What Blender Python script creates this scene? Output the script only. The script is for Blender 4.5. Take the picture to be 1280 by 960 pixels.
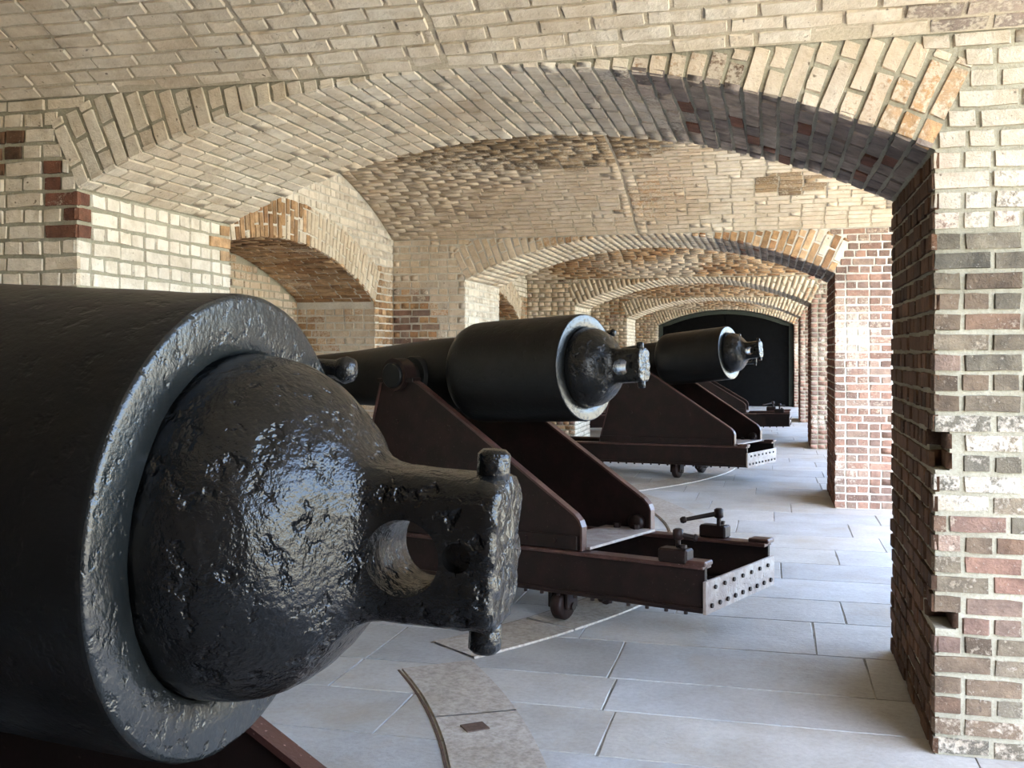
import bpy, bmesh, math, random
import numpy as np
from mathutils import Vector, Matrix, noise

for o in list(bpy.data.objects):
    bpy.data.objects.remove(o, do_unlink=True)
scene = bpy.context.scene
COL = scene.collection
R_ = math.radians
random.seed(7)

# ------------------------------------------------------------------ camera
EYE = 1.55
YAW = R_(14.35)
FPX = 1270.0                       # focal length in pixels of the 1280x960 frame
cam_data = bpy.data.cameras.new('camera')
cam_data.sensor_width = 36.0
cam_data.lens = FPX / 1280.0 * 36.0
cam_data.shift_y = -40.0 / 1280.0  # horizon sits 40 px above the picture centre
cam_data.clip_start = 0.05
cam = bpy.data.objects.new('camera', cam_data)
COL.objects.link(cam)
cam.location = (0, 0, EYE)
cam.rotation_euler = (R_(90), 0, YAW)
scene.camera = cam

# ------------------------------------------------------------------ sky, sun, exposure
world = bpy.data.worlds.new('world')
scene.world = world
world.use_nodes = True
wn = world.node_tree
wn.nodes.clear()
w_out = wn.nodes.new('ShaderNodeOutputWorld')
w_bg = wn.nodes.new('ShaderNodeBackground')
w_sky = wn.nodes.new('ShaderNodeTexSky')
w_sky.sky_type = 'NISHITA'
w_sky.sun_disc = False
w_sky.sun_elevation = R_(56)
w_sky.sun_rotation = R_(180)
w_sky.dust_density = 2.5
w_sky.air_density = 1.0
w_bg.inputs['Strength'].default_value = 0.85
wn.links.new(w_sky.outputs[0], w_bg.inputs['Color'])
wn.links.new(w_bg.outputs[0], w_out.inputs['Surface'])

sun_data = bpy.data.lights.new('sun', 'SUN')
sun_data.energy = 9.0
sun_data.angle = R_(0.6)
sun_data.color = (1.0, 0.95, 0.86)
sun = bpy.data.objects.new('sun', sun_data)
COL.objects.link(sun)
sun.location = (8, -10, 20)
# sunlight falls along the gallery (from behind the viewer), slightly outwards,
# so the parade ground is in full sun and none of it enters the casemates
sun.rotation_euler = Vector((0.46, 0.40, -0.82)).to_track_quat('-Z', 'Y').to_euler()

scene.view_settings.view_transform = 'Standard'
scene.view_settings.look = 'None'
scene.view_settings.gamma = 1.0
scene.view_settings.use_curve_mapping = False
scene.view_settings.exposure = 1.97
try:
    scene.cycles.use_denoising = True
    scene.cycles.max_bounces = 10
    scene.cycles.diffuse_bounces = 7
    scene.cycles.glossy_bounces = 4
    scene.cycles.sample_clamp_indirect = 8.0
    scene.cycles.caustics_reflective = False
    scene.cycles.caustics_refractive = False
except Exception:
    pass

# ------------------------------------------------------------------ dimensions
YF0, STEP, THICK = 4.19, 6.35, 1.42        # front of the first cross wall, bay spacing, wall thickness
XR, XL = 0.60, -3.216                      # jambs of the cross-wall arches
XE = 2.25                                  # parade-side end of piers and vaults
XW = -4.05                                 # inner face of the gun-side wall
XB = -4.95                                 # back of the embrasure recess
XO = -6.6                                  # outer face of the scarp
ZS, ZC = 2.33, 2.772                       # spring and crown of the cross-wall arch
ZV, RISE = 2.775, 0.60                     # spring and rise of the bay vault
TOP = 4.3
CX = (XR + XL) / 2
HS = (XR - XL) / 2
AR = (HS * HS + (ZC - ZS) ** 2) / (2 * (ZC - ZS))
AZ = ZC - AR
AMAX = math.asin(HS / AR)
RING = 0.36
SPAN = STEP - THICK
VR = ((SPAN / 2) ** 2 + RISE ** 2) / (2 * RISE)
VZ = ZV + RISE - VR
VMAX = math.asin(SPAN / 2 / VR)
EH, EZS, EZC = 1.95, 2.08, 2.52            # embrasure recess arch: half width, spring, crown
ER = (EH * EH + (EZC - EZS) ** 2) / (2 * (EZC - EZS))
EZ = EZC - ER
EMAX = math.asin(EH / ER)
PITCH = 0.0775
MORT = 0.010
NBAY = 5

def yf(n): return YF0 + STEP * (n - 1)      # front face of cross wall n
def yb(n): return yf(n) + THICK
def ymid(b): return yb(b) + SPAN / 2        # centre of bay b (bay 0 is the viewer's)

# ------------------------------------------------------------------ material helpers
def new_mat(name):
    m = bpy.data.materials.new(name)
    m.use_nodes = True
    nt = m.node_tree
    nt.nodes.clear()
    out = nt.nodes.new('ShaderNodeOutputMaterial')
    b = nt.nodes.new('ShaderNodeBsdfPrincipled')
    nt.links.new(b.outputs[0], out.inputs['Surface'])
    return m, nt, b

def nd(nt, typ, **kw):
    n = nt.nodes.new(typ)
    for k, v in kw.items():
        if hasattr(n, k):
            setattr(n, k, v)
        else:
            n.inputs[k].default_value = v
    return n

def lk(nt, a, b): nt.links.new(a, b)

def noise_tex(nt, vec, scale, detail=4, rough=0.6):
    n = nt.nodes.new('ShaderNodeTexNoise')
    n.inputs['Scale'].default_value = scale
    n.inputs['Detail'].default_value = detail
    n.inputs['Roughness'].default_value = rough
    lk(nt, vec, n.inputs['Vector'])
    return n.outputs['Fac']

def ramp(nt, fac, stops):
    r = nt.nodes.new('ShaderNodeValToRGB')
    els = r.color_ramp.elements
    while len(els) < len(stops):
        els.new(0.5)
    for e, (p, c) in zip(els, stops):
        e.position = p
        e.color = c if len(c) == 4 else (*c, 1)
    lk(nt, fac, r.inputs['Fac'])
    return r.outputs['Color']

def mix(nt, fac, a, b, mode='MIX'):
    m = nt.nodes.new('ShaderNodeMix')
    m.data_type = 'RGBA'
    m.blend_type = mode
    for sock, v in ((m.inputs[0], fac), (m.inputs[6], a), (m.inputs[7], b)):
        if hasattr(v, 'is_linked'):
            lk(nt, v, sock)
        elif isinstance(v, (int, float)):
            sock.default_value = v
        else:
            sock.default_value = (*v, 1) if len(v) == 3 else v
    return m.outputs[2]

def math_n(nt, op, a, b=None, clamp=False):
    m = nt.nodes.new('ShaderNodeMath')
    m.operation = op
    m.use_clamp = clamp
    for i, v in enumerate((a, b)):
        if v is None: continue
        if hasattr(v, 'is_linked'): lk(nt, v, m.inputs[i])
        else: m.inputs[i].default_value = v
    return m.outputs[0]

def bump(nt, height, strength, dist):
    b = nt.nodes.new('ShaderNodeBump')
    b.inputs['Strength'].default_value = strength
    b.inputs['Distance'].default_value = dist
    lk(nt, height, b.inputs['Height'])
    return b.outputs['Normal']

def world_pos(nt):
    return nt.nodes.new('ShaderNodeNewGeometry').outputs['Position']

def brick_mat(name, joined):
    """Fired brick under worn whitewash; colour in rgb, whitewash cover in alpha (per brick)."""
    m, nt, b = new_mat(name)
    pos = world_pos(nt)
    if joined:
        a = nt.nodes.new('ShaderNodeAttribute'); a.attribute_name = 'bcol'
        colr, alpha = a.outputs['Color'], a.outputs['Alpha']
    else:
        a = nt.nodes.new('ShaderNodeObjectInfo')
        colr, alpha = a.outputs['Color'], a.outputs['Alpha']
    fine = noise_tex(nt, pos, 55, 5, 0.7)
    mid = noise_tex(nt, pos, 14, 4, 0.6)
    big = noise_tex(nt, pos, 1.6, 4, 0.6)
    base = mix(nt, 0.75, colr, ramp(nt, mid, [(0.3, (0.45, 0.42, 0.42)), (0.7, (1.35, 1.3, 1.25))]), 'MULTIPLY')
    base = mix(nt, ramp(nt, fine, [(0.62, (0, 0, 0)), (0.72, (0.7, 0.7, 0.7))]), base, (0.40, 0.37, 0.31))
    wash = ramp(nt, big, [(0.30, (0.60, 0.50, 0.39)), (0.50, (0.71, 0.63, 0.52)), (0.68, (0.79, 0.73, 0.64))])
    wash = mix(nt, 0.60, wash, ramp(nt, mid, [(0.3, (0.66, 0.60, 0.52)), (0.60, (1.04, 1.04, 1.04))]), 'MULTIPLY')
    # per-brick tint of the wash, grime in soft blotches
    wash = mix(nt, 0.34, wash, colr)
    grime = noise_tex(nt, pos, 5.5, 6, 0.7)
    wash = mix(nt, ramp(nt, grime, [(0.50, (0, 0, 0)), (0.72, (0.55, 0.55, 0.55))]), wash, (0.36, 0.28, 0.18))
    f = math_n(nt, 'ADD', math_n(nt, 'MULTIPLY', fine, 0.55), math_n(nt, 'MULTIPLY', mid, 0.45))
    # cover: alpha 0 -> nothing, 1 -> full
    cov = math_n(nt, 'SUBTRACT', math_n(nt, 'ADD', math_n(nt, 'MULTIPLY', alpha, 0.9), 0.05), f)
    cov = math_n(nt, 'ADD', math_n(nt, 'MULTIPLY', cov, 9.0), 0.5, clamp=True)
    col = mix(nt, cov, base, wash)
    # small dark pits
    pit = noise_tex(nt, pos, 34, 2, 0.5)
    col = mix(nt, ramp(nt, pit, [(0.70, (0, 0, 0)), (0.76, (0.75, 0.75, 0.75))]), col, (0.10, 0.075, 0.055))
    lk(nt, col, b.inputs['Base Color'])
    b.inputs['Roughness'].default_value = 0.85
    b.inputs['Specular IOR Level'].default_value = 0.25
    h = math_n(nt, 'ADD', math_n(nt, 'MULTIPLY', mid, 0.6), fine)
    lk(nt, bump(nt, h, 0.8, 0.010), b.inputs['Normal'])
    return m

BRICK = brick_mat('whitewashed_brick', False)
BRICKJ = brick_mat('whitewashed_brick_joined', True)

def mortar_mat(name, c0, c1):
    m, nt, b = new_mat(name)
    pos = world_pos(nt)
    n1 = noise_tex(nt, pos, 3.0, 5, 0.65)
    n2 = noise_tex(nt, pos, 80, 4, 0.7)
    col = ramp(nt, n1, [(0.32, c0), (0.66, c1)])
    col = mix(nt, 0.45, col, ramp(nt, n2, [(0.3, (0.55, 0.5, 0.45)), (0.65, (1.15, 1.15, 1.15))]), 'MULTIPLY')
    lk(nt, col, b.inputs['Base Color'])
    b.inputs['Roughness'].default_value = 0.95
    lk(nt, bump(nt, n2, 0.7, 0.006), b.inputs['Normal'])
    return m

M_MORT = mortar_mat('lime_mortar', (0.27, 0.25, 0.185), (0.42, 0.395, 0.31))
M_MORT_W = mortar_mat('white_mortar', (0.48, 0.455, 0.40), (0.68, 0.65, 0.59))
M_MORT_V = mortar_mat('vault_mortar', (0.40, 0.34, 0.25), (0.58, 0.51, 0.40))

def iron_mat(name, col, col2, rough, bscale, bstr, bdist, speck=None, spec=0.5):
    m, nt, b = new_mat(name)
    tc = nt.nodes.new('ShaderNodeTexCoord').outputs['Object']
    n1 = noise_tex(nt, tc, 7, 4, 0.6)
    n2 = noise_tex(nt, tc, bscale, 3, 0.55)
    n3 = noise_tex(nt, tc, bscale * 3.1, 3, 0.6)
    c = mix(nt, ramp(nt, n1, [(0.42, (0, 0, 0)), (0.68, (1, 1, 1))]), col, col2)
    if speck:
        c = mix(nt, ramp(nt, n3, [(0.66, (0, 0, 0)), (0.72, (1, 1, 1))]), c, speck)
    lk(nt, c, b.inputs['Base Color'])
    b.inputs['Roughness'].default_value = rough
    b.inputs['Specular IOR Level'].default_value = spec
    # pitted casting: dimples from a ridged blend of two noise sizes
    d = ramp(nt, n2, [(0.30, (0, 0, 0)), (0.44, (0.8, 0.8, 0.8)), (0.72, (1, 1, 1))])
    h = math_n(nt, 'ADD', d, math_n(nt, 'MULTIPLY', n3, 0.6))
    lk(nt, bump(nt, h, bstr, bdist), b.inputs['Normal'])
    return m

M_GUN = iron_mat('black_gloss_iron', (0.010, 0.010, 0.011), (0.014, 0.016, 0.016), 0.22, 26, 0.30, 0.004)
M_BAND = iron_mat('black_satin_iron', (0.006, 0.006, 0.006), (0.010, 0.010, 0.009), 0.45, 30, 0.25, 0.003, None, 0.25)
M_KNOB = iron_mat('black_chipped_iron', (0.005, 0.005, 0.005), (0.008, 0.008, 0.008), 0.20, 32, 0.8, 0.006, None, 0.38)
M_FACE = iron_mat('black_face_iron', (0.007, 0.008, 0.008), (0.012, 0.014, 0.014), 0.26, 40, 0.7, 0.003, None, 0.5)
M_CARR = iron_mat('brown_painted_iron', (0.010, 0.0055, 0.0045), (0.020, 0.009, 0.008), 0.5, 20, 0.35, 0.004, (0.05, 0.035, 0.028), 0.25)
M_EDGE = iron_mat('red_worn_iron', (0.040, 0.015, 0.012), (0.085, 0.040, 0.034), 0.40, 30, 0.3, 0.004, (0.3, 0.22, 0.2))
M_BRASSY = iron_mat('worn_pale_iron', (0.26, 0.21, 0.19), (0.40, 0.36, 0.33), 0.55, 24, 0.6, 0.006, (0.07, 0.03, 0.025))

def stone_mat(name, spread):
    m, nt, b = new_mat(name)
    pos = world_pos(nt)
    oi = nt.nodes.new('ShaderNodeObjectInfo')
    n1 = noise_tex(nt, pos, 2.2, 5, 0.6)
    n2 = noise_tex(nt, pos, 36, 5, 0.7)
    c = mix(nt, 0.8, oi.outputs['Color'], ramp(nt, n1, [(0.3, (0.80, 0.76, 0.70)), (0.65, (1.12, 1.12, 1.12))]), 'MULTIPLY')
    c = mix(nt, 0.4 * spread, c, ramp(nt, n2, [(0.35, (0.55, 0.52, 0.48)), (0.6, (1.1, 1.1, 1.1))]), 'MULTIPLY')
    n4 = noise_tex(nt, pos, 0.9, 5, 0.65)
    c = mix(nt, ramp(nt, n4, [(0.54, (0, 0, 0)), (0.72, (0.6, 0.6, 0.6))]), c, (0.30, 0.245, 0.17))
    n5 = noise_tex(nt, pos, 120, 3, 0.6)
    c = mix(nt, ramp(nt, n5, [(0.62, (0, 0, 0)), (0.75, (0.6, 0.6, 0.6))]), c, (0.16, 0.145, 0.125))
    lk(nt, c, b.inputs['Base Color'])
    b.inputs['Roughness'].default_value = 0.62
    h = math_n(nt, 'ADD', math_n(nt, 'MULTIPLY', n1, 2.0), math_n(nt, 'MULTIPLY', n2, 0.35))
    lk(nt, bump(nt, h, 0.5, 0.016), b.inputs['Normal'])
    return m

M_FLAG = stone_mat('bluestone_flag', 0.7)
M_TRACK = stone_mat('granite_track', 2.0)

def plain_mat(name, c0, c1, rough=0.9, scale=5):
    m, nt, b = new_mat(name)
    pos = world_pos(nt)
    n1 = noise_tex(nt, pos, scale, 5, 0.65)
    lk(nt, ramp(nt, n1, [(0.35, c0), (0.65, c1)]), b.inputs['Base Color'])
    b.inputs['Roughness'].default_value = rough
    return m

M_DIRT = plain_mat('joint_sand', (0.15, 0.14, 0.12), (0.36, 0.34, 0.30), 0.95, 4)
M_BACK_DARK = plain_mat('dark_bounce_cutter', (0.10, 0.07, 0.05), (0.17, 0.12, 0.09), 0.95, 9)  # kept dark so the added back wall bounces little light
M_PARADE = plain_mat('dry_parade_grass', (0.42, 0.39, 0.27), (0.52, 0.48, 0.36), 0.95, 0.8)
M_GREEN = plain_mat('dark_green_paint', (0.016, 0.024, 0.018), (0.026, 0.034, 0.027), 0.6, 9)
M_BLACK = plain_mat('unlit_black', (0.002, 0.002, 0.002), (0.004, 0.004, 0.004), 0.8, 9)  # flat black standing for darkness beyond the last arch
for n_ in M_BLACK.node_tree.nodes:
    if n_.type == 'BSDF_PRINCIPLED': n_.inputs['Specular IOR Level'].default_value = 0.05
M_RUST = plain_mat('rusty_iron', (0.05, 0.028, 0.019), (0.10, 0.06, 0.04), 0.75, 40)

# ------------------------------------------------------------------ object helpers
def link(name, me, mat=None, parent=None, smooth=False):
    o = bpy.data.objects.new(name, me)
    COL.objects.link(o)
    if mat is not None and len(me.materials) == 0:
        me.materials.append(mat)
    if parent is not None:
        o.parent = parent
    if smooth and len(me.polygons):
        me.polygons.foreach_set('use_smooth', [True] * len(me.polygons))
    return o

def pymesh(name, v, f):
    me = bpy.data.meshes.new(name)
    me.from_pydata([tuple(p) for p in v], [], f)
    me.update()
    return me

def tag(o, label, cat=None, group=None, kind=None):
    o['label'] = label
    if cat: o['category'] = cat
    if group: o['group'] = group
    if kind: o['kind'] = kind
    return o

def empty(name, loc=(0, 0, 0), rot=(0, 0, 0)):
    e = bpy.data.objects.new(name, None)
    COL.objects.link(e)
    e.empty_display_size = 0.2
    e.location = loc
    e.rotation_euler = rot
    return e

def fix_normals(me):
    bm = bmesh.new(); bm.from_mesh(me)
    bmesh.ops.recalc_face_normals(bm, faces=bm.faces)
    bm.to_mesh(me); bm.free()

def extrude_poly(name, pts, a, b, axis):
    """pts: closed 2-D outline; axis 'y' -> (x,z) outline extruded y=a..b, axis 'x' -> (y,z) outline."""
    n = len(pts)
    P = (lambda p, t: (p[0], t, p[1])) if axis == 'y' else (lambda p, t: (t, p[0], p[1]))
    if axis == 'z': P = lambda p, t: (p[0], p[1], t)
    v = [P(p, a) for p in pts] + [P(p, b) for p in pts]
    f = [list(range(n)), list(range(2 * n - 1, n - 1, -1))]
    f += [[i, i + n, (i + 1) % n + n, (i + 1) % n] for i in range(n)]
    me = pymesh(name, v, f)
    fix_normals(me)
    return me

# ------------------------------------------------------------------ projection (only to choose which bricks become single objects)
CS, SN = math.cos(YAW), math.sin(YAW)
def project(p):
    d = -SN * p[0] + CS * p[1]
    r = CS * p[0] + SN * p[1]
    if d < 0.1: return None
    return 640 + FPX * r / d, 440 - FPX * (p[2] - EYE) / d, d

GUN_SIL = [(0, 356), (265, 368), (330, 395), (420, 520), (450, 580), (655, 600), (650, 800), (410, 800), (340, 930), (200, 960), (0, 960)]
def in_poly(x, y, poly):
    c = False
    j = len(poly) - 1
    for i in range(len(poly)):
        (xi, yi), (xj, yj) = poly[i], poly[j]
        if (yi > y) != (yj > y) and x < (xj - xi) * (y - yi) / (yj - yi) + xi:
            c = not c
        j = i
    return c

def arch_z(x):
    return AZ + math.sqrt(max(AR * AR - (x - CX) ** 2, 0))

def seen(p, nrm):
    q = project(p)
    if q is None: return 0
    x, y, d = q
    if not (-20 < x < 1300 and -20 < y < 980): return 0
    view = Vector((-p[0], -p[1], EYE - p[2]))
    c = view.normalized().dot(nrm)
    if c <= 0.02: return 0
    if in_poly(x, y, GUN_SIL): return 0
    for n in range(1, NBAY + 1):
        for yy in (yf(n), yb(n)):
            if p[1] > yy + 0.01:
                t = yy / p[1]
                xx, zz = p[0] * t, EYE + (p[2] - EYE) * t
                if not (XL < xx < XR and zz < arch_z(xx)): return 0
    return c / (d * d)

# ------------------------------------------------------------------ bricks
def brick_variant(L, H, seed):
    rnd = random.Random(seed)
    e = 0.006
    us = [-L / 2, -L / 2 + e, rnd.uniform(-.2, .2) * L, L / 2 - e, L / 2]
    vs = [-H / 2, -H / 2 + e * .9, H / 2 - e * .9, H / 2]
    v, f = [], []
    for j, b in enumerate(vs):
        for i, a in enumerate(us):
            edge = i in (0, 4) or j in (0, 3)
            corner = i in (0, 4) and j in (0, 3)
            w = -0.020 if edge else rnd.uniform(-0.0016, 0.0008)
            if corner:
                a *= 1 - 0.006 / (L / 2); b *= 1 - 0.004 / (H / 2)
            ja, jb = rnd.uniform(-.004, .004), rnd.uniform(-.0034, .0034)
            v.append((a + ja, b + jb, w))
    for j in range(3):
        for i in range(4):
            q = j * 5 + i
            f.append((q, q + 1, q + 6, q + 5))
    return np.array(v), f

LS, LH, HB = 0.207, 0.100, 0.0685
VAR = {'s': [brick_variant(LS, HB, 100 + k) for k in range(7)], 'h': [brick_variant(LH, HB, 200 + k) for k in range(5)]}
VMESH = {}
for key in VAR:
    for k, (v, f) in enumerate(VAR[key]):
        me = pymesh('brick_%s' % ('stretcher' if key == 's' else 'header'), v, f)
        me.materials.append(BRICK)
        VMESH[key, k] = me

class Wall:
    """Collects brick slots for one piece of the setting, then builds single bricks and the joined rest."""
    def __init__(self, body, jit=.005): self.body, self.items, self.jit = body, [], jit
    def add(self, name, c, U, V, lu, lv, colr, paint, out=0.0):
        N = U.cross(V)
        key = 's' if lu > 0.15 else 'h'
        k = random.randrange(len(VAR[key]))
        c = c + N * (out + random.uniform(-self.jit, self.jit)) + V * random.uniform(-.003, .003)
        tw = random.gauss(0, 0.012)
        U2 = (U + V * tw).normalized(); V2 = N.cross(U2)
        su = lu / (LS if key == 's' else LH); sv = lv / HB
        self.items.append((name, key, k, c, U2, V2, N, su, sv, (*colr, max(0, min(1, paint))), lu * lv))
    def build(self, single=True, limit=300, min_px=8.5):
        chosen = set()
        if single:
            per = {}
            for i, it in enumerate(self.items):
                s = seen(it[3], it[6]) * it[10]
                if s > 0:
                    d = project(it[3])[2]
                    if FPX * PITCH / d >= min_px and s * FPX * FPX > 45:
                        per.setdefault(it[0], []).append((s, i))
            for lst in per.values():
                lst.sort(reverse=True)
                chosen.update(i for _, i in lst[:limit])
        vs, fs, cs, base = [], [], [], 0
        for i, (name, key, k, c, U, V, N, su, sv, colr, _) in enumerate(self.items):
            if i in chosen:
                o = bpy.data.objects.new(name, VMESH[key, k])
                COL.objects.link(o)
                o.parent = self.body
                m = Matrix((U * su, V * sv, N)).transposed().to_4x4()
                m.translation = c
                o.matrix_local = m
                o.color = colr
            else:
                v, f = VAR[key][k]
                A = np.array([tuple(U * su), tuple(V * sv), tuple(N)])
                vs.append(v @ A + np.array(tuple(c)))
                fs.append(np.array(f) + base)
                cs.append(np.tile(np.array(colr), (len(v), 1)))
                base += len(v)
        if vs:
            v = np.concatenate(vs).astype(np.float32); f = np.concatenate(fs).astype(np.int32); c = np.concatenate(cs).astype(np.float32)
            me = bpy.data.meshes.new('brickwork')
            me.vertices.add(len(v)); me.vertices.foreach_set('co', v.ravel())
            me.loops.add(f.size); me.loops.foreach_set('vertex_index', f.ravel())
            me.polygons.add(len(f)); me.polygons.foreach_set('loop_start', np.arange(0, f.size, 4, dtype=np.int32))
            me.update(calc_edges=True)
            at = me.attributes.new('bcol', 'FLOAT_COLOR', 'POINT')
            at.data.foreach_set('color', c.ravel())
            o = link('brickwork', me, BRICKJ, self.body)
            o['kind'] = 'stuff'

def courses(u0, u1, odd, rnd, head=False):
    """Brick spans (centre, length) along a course from u0 to u1."""
    J = 0.0095
    unit = (LH if head else LS) + J
    u = u0
    res = []
    first = True
    while u < u1 - 0.02:
        l = unit - J + rnd.uniform(-.006, .006)
        if not head and rnd.random() < 0.10: l = LH
        if first and odd: l *= 0.5 if not head else 0.75
        first = False
        e = min(u + l, u1)
        if u1 - e < 0.035: e = u1
        if e - u > 0.025:
            res.append(((u + e) / 2, e - u))
        u = e + J
    return res

GREY = [(0.155, 0.135, 0.10), (0.13, 0.118, 0.092), (0.17, 0.14, 0.10), (0.155, 0.115, 0.08), (0.17, 0.11, 0.075), (0.195, 0.16, 0.115)]
RED = [(0.26, 0.155, 0.115), (0.29, 0.175, 0.13), (0.22, 0.15, 0.12), (0.21, 0.135, 0.105), (0.28, 0.20, 0.155)]
DEEP = [(0.21, 0.095, 0.06), (0.17, 0.075, 0.05)]
TAN = [(0.42, 0.27, 0.15), (0.37, 0.23, 0.12), (0.48, 0.33, 0.20), (0.33, 0.19, 0.10)]
DUN = [(0.30, 0.215, 0.13), (0.26, 0.185, 0.115), (0.34, 0.25, 0.16)]
BROWN = [(0.13, 0.072, 0.042), (0.10, 0.058, 0.036), (0.155, 0.085, 0.05)]
WHITE = [(0.78, 0.76, 0.71), (0.74, 0.71, 0.65), (0.80, 0.78, 0.74)]
CREAM = [(0.60, 0.51, 0.40), (0.56, 0.46, 0.34), (0.65, 0.58, 0.48), (0.58, 0.48, 0.37), (0.50, 0.39, 0.28)]
SOOT_SHADE = [(0.26, 0.215, 0.19), (0.31, 0.26, 0.225), (0.22, 0.18, 0.165), (0.35, 0.29, 0.25)]  # sooty arch soffits, and shade painted on the near vault
def pick(l):
    c = random.choice(l); k = random.uniform(.74, 1.18)
    return tuple(x * k for x in c)
def nz(x, y, z, s): return noise.noise(Vector((x * s + 3.1, y * s + 7.7, z * s + 1.3)))   # -1..1

X_, Y_, Z_ = Vector((1, 0, 0)), Vector((0, 1, 0)), Vector((0, 0, 1))

# ------------------------------------------------------------------ cross walls
def arc_pts(cx, cz, r, a0, a1, n):
    return [(cx + r * math.sin(a0 + (a1 - a0) * i / n), cz + r * math.cos(a0 + (a1 - a0) * i / n)) for i in range(n + 1)]

def carve(o, boxes):
    """Cut pockets out of a wall body (lost bricks)."""
    for (a, b) in boxes:
        v = [(x, y, z) for x in (a[0], b[0]) for y in (a[1], b[1]) for z in (a[2], b[2])]
        me = pymesh('pocket', v, [(0, 1, 3, 2), (4, 6, 7, 5), (0, 4, 5, 1), (2, 3, 7, 6), (0, 2, 6, 4), (1, 5, 7, 3)])
        fix_normals(me)
        c = bpy.data.objects.new('pocket', me); COL.objects.link(c)
        md = o.modifiers.new('cut', 'BOOLEAN'); md.operation = 'DIFFERENCE'; md.solver = 'EXACT'; md.object = c
        bpy.context.view_layer.update()
        dg = bpy.context.evaluated_depsgraph_get()
        new = bpy.data.meshes.new_from_object(o.evaluated_get(dg))
        o.modifiers.clear(); o.data = new
        bpy.data.objects.remove(c, do_unlink=True)

ORD = ['first', 'second', 'third', 'fourth', 'fifth', 'sixth']
POCKETS = [((XR - 0.05, YF0 - 0.05, 1.095), (XR + 0.062, YF0 + 0.16, 1.245)),
           ((XR - 0.05, YF0 - 0.05, 0.485), (XR + 0.085, YF0 + 0.20, 0.575))]

def in_pocket(c, n):
    if n != 1: return False
    for a, b in POCKETS:
        if a[0] - .02 < c.x < b[0] + .012 and a[1] - .03 < c.y < b[1] + .03 and a[2] < c.z < b[2]: return True
    return False

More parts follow.
